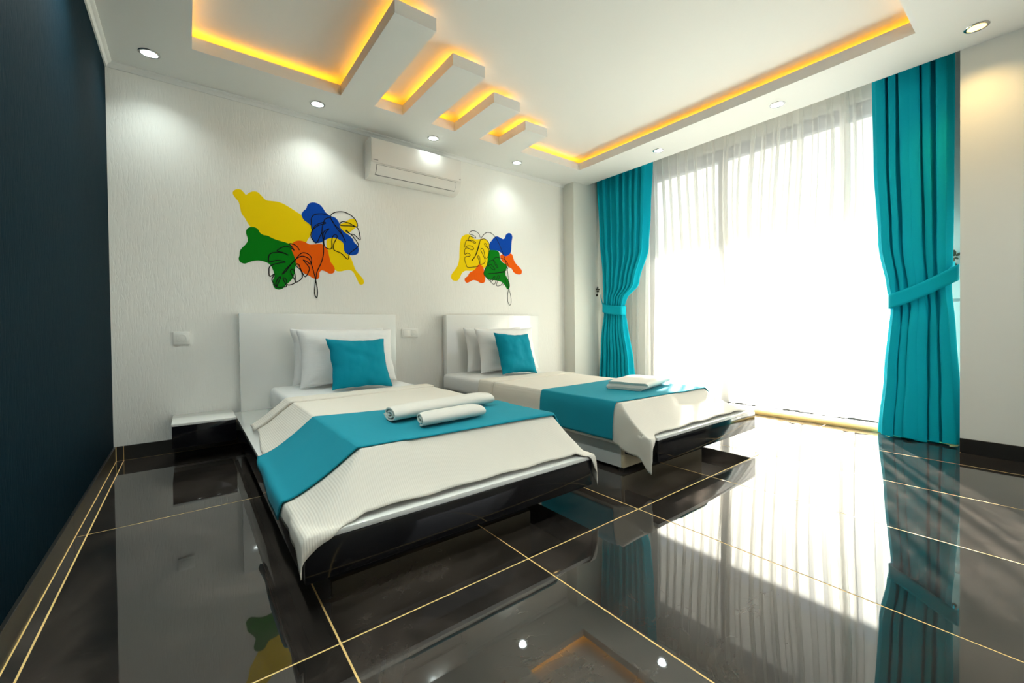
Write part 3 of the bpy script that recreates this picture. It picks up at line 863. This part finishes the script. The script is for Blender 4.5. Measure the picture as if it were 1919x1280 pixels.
ct = thing('teal_curtain', 'teal curtain tied back beside the right white wall', 'curtain', (4.12, -2.9, 0.01), 'teal side curtains')
ylr = lambda z: interp([(0.0, -2.735), (0.43, -2.762), (0.86, -2.79), (1.01, -2.768), (1.34, -2.728), (1.9, -2.706), (2.5, -2.70)], z)
yrr = lambda z: interp([(0.0, -3.092), (0.3, -3.080), (0.8, -3.062), (1.1, -3.052), (1.5, -3.056), (2.5, -3.056)], z)
folds('curtain_cloth', ct, TEAL_CURTAIN, ylr, yrr, lambda z: 4.115 + 0.005 * sstep(abs(z - 0.95), 0, 0.4), lambda z: interp([(0, 0.060), (0.7, 0.046), (0.95, 0.030), (1.2, 0.044), (2.5, 0.052)], z), 6, 0.010, HP_ - 0.012, 3, 300, 60, over=0.75, sharp=0.8)
obj('tieback', band([(4.135, -2.785, 0.915), (4.085, -2.768, 0.916), (4.063, -2.80, 0.922), (4.062, -2.88, 0.955), (4.063, -2.97, 1.000), (4.072, -3.04, 1.042), (4.10, -3.092, 1.075), (4.15, -3.098, 1.085)], 0.098), TEAL_CURTAIN, ct, smooth=180, solid=0.006)
obj('tieback_loop', band([(4.09, -3.060, 1.085), (4.20, -3.066, 1.135), (4.36, -3.058, 1.160), (4.415, -3.048, 1.165)], 0.028), TEAL_CURTAIN, ct, smooth=180, solid=0.006)

cl = thing('teal_curtain', 'teal curtain tied back beside the white corner column', 'curtain', (4.1, -0.45, 0.01), 'teal side curtains')
yll = lambda z: interp([(0, -0.19), (0.53, -0.220), (0.95, -0.265), (1.08, -0.262), (1.3, -0.250), (1.76, -0.205), (2.5, -0.176)], z)
yrl = lambda z: interp([(0.0, -0.66), (0.37, -0.612), (0.83, -0.545), (0.96, -0.520), (1.06, -0.545), (1.22, -0.70), (1.6, -0.818), (1.95, -0.842), (2.5, -0.872)], z)
folds('curtain_cloth', cl, TEAL_CURTAIN, yll, yrl, lambda z: 4.115, lambda z: interp([(0, 0.048), (0.7, 0.034), (0.95, 0.022), (1.2, 0.036), (2.5, 0.046)], z), 8, 0.012, HP_ - 0.012, 8, 320, 60, over=0.70, sharp=0.8)
obj('tieback', band([(4.16, -0.235, 0.99), (4.10, -0.250, 0.985), (4.070, -0.285, 0.972), (4.062, -0.36, 0.955), (4.062, -0.45, 0.942), (4.070, -0.525, 0.938), (4.11, -0.545, 0.938), (4.16, -0.535, 0.94)], 0.098), TEAL_CURTAIN, cl, smooth=180, solid=0.006)
obj('tieback_loop', band([(4.11, -0.250, 1.01), (4.12, -0.215, 1.09), (4.13, -0.205, 1.12)], 0.028), TEAL_CURTAIN, cl, smooth=180, solid=0.006)

sh = thing('sheer_curtain', 'white sheer voile curtain hanging across the whole window', 'curtain', (4.29, -1.7, 0.05))
folds('curtain_cloth', sh, SHEER, lambda z: -0.30, lambda z: -2.98, lambda z: 4.295, lambda z: interp([(0, 0.036), (1.2, 0.034), (2.2, 0.030), (2.5, 0.026)], z), 27, 0.052, HP_ - 0.012, 12, 640, 40, over=0.85, sharp=0.75)
obj('curtain_track', box(4.10, 4.13, -3.11, -0.17, HP_ - 0.010, HP_), GLOSS_WHITE, ceil)
obj('curtain_track', box(4.28, 4.31, -3.11, -0.17, HP_ - 0.010, HP_), GLOSS_WHITE, ceil)

def ellipsoid(bm, c, r, rot=0.0, n=10):
    v0 = len(bm.verts)
    res = bmesh.ops.create_uvsphere(bm, u_segments=n * 2, v_segments=n, radius=1.0)
    M = Matrix.Translation(Vector(c)) @ Matrix.Rotation(rot, 4, 'X') @ Matrix.Diagonal((r[0], r[1], r[2], 1))
    for v in res['verts']: v.co = M @ v.co
    return bm
def hook(label, c, wall, axis):
    t = thing('tieback_hook', label, 'hook', c, 'curtain tieback hooks')
    x, y, z = c
    def P(a, b): return (x, y + a, z + b) if axis == 'X' else (x + a, y, z + b)
    th = 0.004
    bm = bmesh.new()
    def el(a, b, ra, rb, rot):
        if axis == 'X': ellipsoid(bm, P(a, b), (th, ra, rb), rot)
        else:
            res = bmesh.ops.create_uvsphere(bm, u_segments=16, v_segments=8, radius=1.0)
            M = Matrix.Translation(Vector(P(a, b))) @ Matrix.Rotation(-rot, 4, 'Y') @ Matrix.Diagonal((ra, th, rb, 1))
            for v in res['verts']: v.co = M @ v.co
    el(0, 0.022, 0.011, 0.022, 0); el(-0.021, 0.010, 0.009, 0.016, R(58)); el(0.021, 0.010, 0.009, 0.016, R(-58))
    el(-0.012, -0.014, 0.007, 0.012, R(-50)); el(0.012, -0.014, 0.007, 0.012, R(50)); el(0, -0.022, 0.005, 0.012, 0)
    obj('finial', bm, BRONZE, t, smooth=180)
    bm = bmesh.new(); bm_lathe(bm, [(0, -0.062), (0.0035, -0.062), (0.0035, -0.02), (0, -0.02)], (x, y, z), n=12)
    obj('stem', bm, BRONZE, t, smooth=40)
    bm = bmesh.new()
    if axis == 'X': bm_lathe(bm, [(0, 0), (0.004, 0), (0.004, wall - x - 0.004), (0.014, wall - x - 0.004), (0.014, wall - x - 0.0005), (0, wall - x - 0.0005)], (x, y, z - 0.058), axis='X', n=14)
    else: bm_lathe(bm, [(0, 0), (0.004, 0), (0.004, wall - y - 0.004), (0.014, wall - y - 0.004), (0.014, wall - y - 0.0005), (0, wall - y - 0.0005)], (x, y, z - 0.058), axis='Y', n=14)
    obj('arm', bm, BRONZE, t, smooth=40)
hook('bronze fleur-shaped tieback hook beside the right curtain', (4.415, -3.046, 1.215), WX - 0.018, 'X')
hook('dark tieback hook half hidden behind the left curtain', (4.10, -0.182, 1.185), -0.164, 'Y')

MURAL_A = {
  'yellow': [(0.615,1.702),(0.618,1.722),(0.637,1.738),(0.662,1.740),(0.678,1.724),(0.692,1.711),(0.712,1.730),(0.737,1.743),(0.763,1.740),(0.786,1.717),(0.812,1.694),(0.847,1.694),(0.884,1.695),(0.920,1.686),(0.963,1.665),(1.007,1.640),(1.035,1.623),(1.051,1.590),(1.077,1.572),(1.100,1.550),(1.108,1.523),(1.095,1.481),(1.075,1.443),(1.061,1.420),(1.016,1.408),(0.953,1.397),(0.897,1.405),(0.843,1.423),(0.802,1.438),(0.779,1.449),(0.756,1.466),(0.722,1.482),(0.700,1.512),(0.681,1.549),(0.662,1.579),(0.654,1.624),(0.646,1.656),(0.630,1.676)],
  'yellow2': [(1.206,1.436),(1.217,1.474),(1.252,1.486),(1.294,1.484),(1.322,1.465),(1.343,1.429),(1.346,1.377),(1.372,1.360),(1.393,1.324),(1.407,1.283),(1.422,1.246),(1.451,1.210),(1.481,1.173),(1.487,1.146),(1.473,1.128),(1.450,1.133),(1.432,1.170),(1.406,1.222),(1.377,1.239),(1.340,1.233),(1.308,1.224),(1.272,1.228),(1.241,1.277),(1.221,1.327),(1.212,1.378)],
  'yellow3': [(1.306,1.586),(1.339,1.610),(1.376,1.638),(1.406,1.651),(1.428,1.645),(1.439,1.616),(1.435,1.593),(1.412,1.567),(1.382,1.540),(1.360,1.526),(1.324,1.547)],
  'green': [(0.687,1.444),(0.691,1.471),(0.708,1.488),(0.733,1.493),(0.756,1.483),(0.770,1.458),(0.790,1.445),(0.817,1.442),(0.849,1.427),(0.891,1.415),(0.934,1.406),(0.965,1.388),(0.968,1.353),(0.983,1.313),(0.993,1.264),(0.987,1.214),(0.977,1.164),(0.955,1.128),(0.929,1.102),(0.910,1.076),(0.886,1.063),(0.861,1.067),(0.845,1.090),(0.843,1.128),(0.854,1.160),(0.848,1.194),(0.828,1.237),(0.799,1.255),(0.764,1.262),(0.730,1.257),(0.701,1.245),(0.676,1.233),(0.654,1.239),(0.641,1.261),(0.646,1.288),(0.649,1.318),(0.663,1.342),(0.683,1.368),(0.697,1.399)],
  'orange': [(0.959,1.380),(0.972,1.406),(0.997,1.426),(1.029,1.432),(1.061,1.424),(1.087,1.412),(1.127,1.417),(1.168,1.425),(1.192,1.409),(1.215,1.382),(1.225,1.335),(1.235,1.292),(1.255,1.264),(1.265,1.235),(1.254,1.208),(1.226,1.201),(1.199,1.215),(1.171,1.222),(1.154,1.205),(1.152,1.172),(1.137,1.152),(1.110,1.158),(1.077,1.178),(1.045,1.193),(1.019,1.224),(0.991,1.264),(0.976,1.312),(0.961,1.353)],
  'blue': [(1.037,1.624),(1.049,1.654),(1.069,1.675),(1.079,1.705),(1.102,1.726),(1.132,1.731),(1.166,1.720),(1.189,1.694),(1.206,1.668),(1.240,1.647),(1.275,1.638),(1.300,1.608),(1.310,1.568),(1.338,1.538),(1.374,1.516),(1.403,1.489),(1.417,1.460),(1.440,1.440),(1.449,1.410),(1.439,1.374),(1.401,1.359),(1.364,1.363),(1.339,1.384),(1.335,1.421),(1.329,1.450),(1.297,1.473),(1.266,1.482),(1.231,1.475),(1.196,1.456),(1.168,1.436),(1.138,1.427),(1.114,1.444),(1.105,1.475),(1.108,1.526),(1.100,1.550),(1.077,1.572),(1.051,1.590)],
}
MURAL_A_LINES = [
  [(1.018,1.360),(1.003,1.385),(0.978,1.400),(0.953,1.401),(0.971,1.378),(0.983,1.355),(0.965,1.371),(0.934,1.381),(0.903,1.368),(0.872,1.340),(0.908,1.333),(0.945,1.316),(0.927,1.325),(0.890,1.332),(0.842,1.323),(0.822,1.301),(0.820,1.260),(0.841,1.262),(0.877,1.274),(0.926,1.264),(0.895,1.257),(0.852,1.242),(0.825,1.223),(0.820,1.195),(0.824,1.154),(0.854,1.173),(0.837,1.135),(0.850,1.101),(0.868,1.078),(0.862,1.109),(0.881,1.151),(0.893,1.152),(0.880,1.116),(0.869,1.081),(0.904,1.082),(0.929,1.091),(0.911,1.132),(0.911,1.150),(0.927,1.140),(0.938,1.099),(0.986,1.119),(0.971,1.164),(0.957,1.198),(0.965,1.216),(0.981,1.207),(0.987,1.165),(0.989,1.122),(1.018,1.138),(1.035,1.164),(1.026,1.210),(0.997,1.240),(0.998,1.257),(1.014,1.252),(1.026,1.217),(1.054,1.165),(1.081,1.214),(1.081,1.239),(1.059,1.270),(1.043,1.290),(1.066,1.281),(1.092,1.262),(1.100,1.287),(1.096,1.316),(1.073,1.339),(1.041,1.343),(1.015,1.323),(0.989,1.285),(0.956,1.247),(0.925,1.210),(0.904,1.175),(0.931,1.203),(0.963,1.255),(1.002,1.300),(1.040,1.318),(1.079,1.304),(1.095,1.273),(1.111,1.216),(1.126,1.145),(1.137,1.072),(1.133,1.014),(1.118,1.035),(1.119,1.086),(1.126,1.145),(1.137,1.211),(1.166,1.278),(1.184,1.346),(1.185,1.419),(1.183,1.492),(1.193,1.523),(1.228,1.547),(1.204,1.517),(1.189,1.464),(1.192,1.413),(1.212,1.394),(1.243,1.398),(1.248,1.471),(1.266,1.506),(1.287,1.498),(1.276,1.470),(1.258,1.427),(1.261,1.387),(1.314,1.366),(1.364,1.324),(1.379,1.372),(1.443,1.432),(1.440,1.463),(1.403,1.512),(1.382,1.528),(1.356,1.540),(1.356,1.553),(1.382,1.528),(1.418,1.522),(1.461,1.487),(1.456,1.542),(1.442,1.582),(1.397,1.591),(1.317,1.584),(1.310,1.602),(1.332,1.616),(1.376,1.611),(1.438,1.589),(1.435,1.631),(1.399,1.671),(1.340,1.693),(1.283,1.684),(1.247,1.660),(1.241,1.629),(1.267,1.585),(1.309,1.545),(1.348,1.458),(1.323,1.510),(1.274,1.571),(1.240,1.629),(1.205,1.620),(1.188,1.588),(1.176,1.521),(1.182,1.463)],
  [(1.226,1.649),(1.185,1.654),(1.131,1.642),(1.105,1.612),(1.103,1.569),(1.108,1.526),(1.150,1.561),(1.201,1.583),(1.191,1.592),(1.136,1.563),(1.112,1.527),(1.098,1.482),(1.111,1.447),(1.136,1.427),(1.162,1.482),(1.176,1.513)]]
MURAL_B = {
  'yellow': [(2.468,1.658),(2.431,1.647),(2.401,1.621),(2.388,1.582),(2.380,1.531),(2.376,1.475),(2.373,1.418),(2.358,1.360),(2.333,1.321),(2.300,1.282),(2.282,1.246),(2.296,1.216),(2.327,1.208),(2.359,1.217),(2.381,1.250),(2.404,1.289),(2.440,1.310),(2.499,1.314),(2.537,1.324),(2.583,1.353),(2.637,1.350),(2.668,1.366),(2.689,1.407),(2.701,1.460),(2.718,1.515),(2.723,1.561),(2.711,1.606),(2.688,1.633),(2.649,1.642),(2.602,1.630),(2.549,1.623),(2.519,1.642),(2.497,1.655)],
  'orange': [(2.576,1.372),(2.606,1.382),(2.637,1.363),(2.648,1.332),(2.644,1.299),(2.659,1.267),(2.662,1.235),(2.643,1.207),(2.604,1.204),(2.566,1.222),(2.521,1.226),(2.483,1.208),(2.453,1.197),(2.432,1.212),(2.432,1.240),(2.462,1.261),(2.484,1.294),(2.522,1.316),(2.552,1.338)],
  'orange2': [(2.847,1.494),(2.880,1.507),(2.931,1.505),(2.974,1.526),(3.003,1.509),(3.020,1.462),(3.050,1.423),(3.094,1.392),(3.122,1.359),(3.110,1.323),(3.057,1.319),(3.014,1.338),(2.989,1.370),(2.946,1.387),(2.904,1.418),(2.871,1.436),(2.851,1.467)],
  'blue': [(2.719,1.601),(2.743,1.630),(2.776,1.667),(2.809,1.681),(2.842,1.675),(2.883,1.663),(2.908,1.679),(2.921,1.711),(2.955,1.733),(2.989,1.727),(3.002,1.697),(2.993,1.652),(2.988,1.603),(2.984,1.555),(2.965,1.519),(2.922,1.494),(2.889,1.498),(2.856,1.522),(2.815,1.538),(2.758,1.539),(2.722,1.538),(2.711,1.567)],
  'green': [(2.722,1.538),(2.774,1.544),(2.827,1.529),(2.839,1.493),(2.847,1.454),(2.879,1.423),(2.917,1.412),(2.929,1.386),(2.916,1.351),(2.903,1.316),(2.927,1.277),(2.952,1.238),(2.963,1.197),(2.951,1.163),(2.926,1.161),(2.901,1.194),(2.860,1.226),(2.810,1.237),(2.754,1.240),(2.706,1.244),(2.667,1.268),(2.648,1.299),(2.660,1.346),(2.684,1.393),(2.695,1.447),(2.702,1.500)],
}
MURAL_B_LINES = [
  [(2.610,1.643),(2.595,1.677),(2.565,1.696),(2.528,1.701),(2.498,1.687),(2.490,1.664),(2.527,1.659),(2.557,1.643),(2.549,1.633),(2.504,1.643),(2.486,1.638),(2.474,1.599),(2.511,1.609),(2.556,1.592),(2.541,1.584),(2.489,1.603),(2.452,1.596),(2.437,1.563),(2.435,1.531),(2.466,1.550),(2.510,1.552),(2.533,1.528),(2.510,1.516),(2.466,1.528),(2.436,1.515),(2.432,1.467),(2.465,1.480),(2.494,1.467),(2.479,1.450),(2.442,1.443),(2.431,1.417),(2.445,1.374),(2.463,1.344),(2.522,1.351),(2.583,1.366),(2.595,1.406),(2.581,1.443),(2.577,1.462),(2.596,1.461),(2.603,1.426),(2.606,1.384),(2.653,1.401),(2.661,1.431),(2.639,1.481),(2.616,1.518),(2.624,1.541),(2.647,1.527),(2.669,1.445),(2.701,1.480),(2.706,1.540),(2.671,1.569),(2.656,1.587),(2.672,1.595),(2.695,1.558),(2.714,1.544),(2.719,1.574),(2.703,1.612),(2.664,1.637),(2.626,1.629),(2.602,1.604),(2.578,1.533),(2.547,1.459),(2.508,1.412),(2.524,1.425),(2.562,1.480),(2.594,1.561),(2.610,1.621),(2.642,1.670),(2.681,1.701),(2.729,1.707),(2.776,1.683),(2.816,1.638),(2.848,1.581),(2.881,1.517),(2.905,1.459),(2.921,1.399),(2.937,1.332),(2.944,1.244),(2.947,1.169),(2.933,1.107),(2.934,1.032),(2.957,0.995),(2.975,1.020),(2.972,1.088),(2.947,1.169),(2.922,1.209),(2.902,1.276),(2.907,1.317),(2.895,1.329),(2.795,1.312),(2.699,1.301),(2.812,1.317),(2.920,1.351),(2.942,1.387),(2.934,1.427),(2.896,1.458),(2.847,1.467),(2.798,1.469),(2.765,1.446),(2.797,1.403),(2.816,1.367),(2.796,1.376),(2.765,1.426),(2.757,1.442),(2.716,1.422),(2.692,1.394),(2.732,1.391),(2.772,1.361),(2.775,1.341),(2.739,1.352),(2.708,1.382),(2.676,1.366),(2.644,1.299),(2.675,1.262),(2.722,1.235),(2.770,1.281),(2.778,1.268),(2.746,1.233),(2.725,1.222),(2.769,1.198),(2.794,1.249),(2.819,1.291),(2.831,1.271),(2.806,1.230),(2.797,1.186),(2.843,1.191),(2.868,1.213),(2.880,1.193)]]

# ------------------------------------------------------------------ painted murals on the back wall
def mural(name_label, shapes, lines, width, base):
    t = thing('wall_mural', name_label, 'mural', base, 'painted leaf murals')
    order = {'yellow': 0.0006, 'green': 0.0012, 'orange': 0.0009, 'blue': 0.0015}
    for k, pts in shapes.items():
        colour = ''.join(ch for ch in k if ch.isalpha())
        d = order[colour]
        P = catmull([(a, -d, b) for a, b in pts], True, 4)
        bm = bmesh.new()
        f = bm.faces.new([bm.verts.new(p) for p in P])
        r_ = bmesh.ops.extrude_face_region(bm, geom=[f])
        for v in [g_ for g_ in r_['geom'] if isinstance(g_, bmesh.types.BMVert)]: v.co.y = -0.0001
        bmesh.ops.triangulate(bm, faces=[f_ for f_ in bm.faces if len(f_.verts) > 4])
        o = obj('paint_blob', bm, PAINT[colour], t)
        o['label'] = colour + ' paint blob'
    for ln in lines:
        P = catmull([(a, -0.0019, b) for a, b in ln], False, 4)
        bm = bmesh.new(); prev = None
        for i, p in enumerate(P):
            tg = (P[min(i + 1, len(P) - 1)] - P[max(i - 1, 0)])
            if tg.length < 1e-6: continue
            tg.normalize(); s = Vector((-tg.z, 0, tg.x)) * width / 2
            cur = (bm.verts.new(p + s), bm.verts.new(p - s))
            if prev: bm.faces.new((prev[0], prev[1], cur[1], cur[0]))
            prev = cur
        o = obj('leaf_outline', bm, PAINT['black'], t)
        o['label'] = 'black line drawing of two leaves'
    return t
mural('larger painted mural of colour blobs and black leaf lines over the left bed', MURAL_A, MURAL_A_LINES, 0.0066, (1.05, -0.001, 1.0))
mural('smaller painted mural of colour blobs and black leaf lines over the right bed', MURAL_B, MURAL_B_LINES, 0.0056, (2.6, -0.001, 0.96))
for o in scene.objects:
    if '_o' in o: del o['_o']
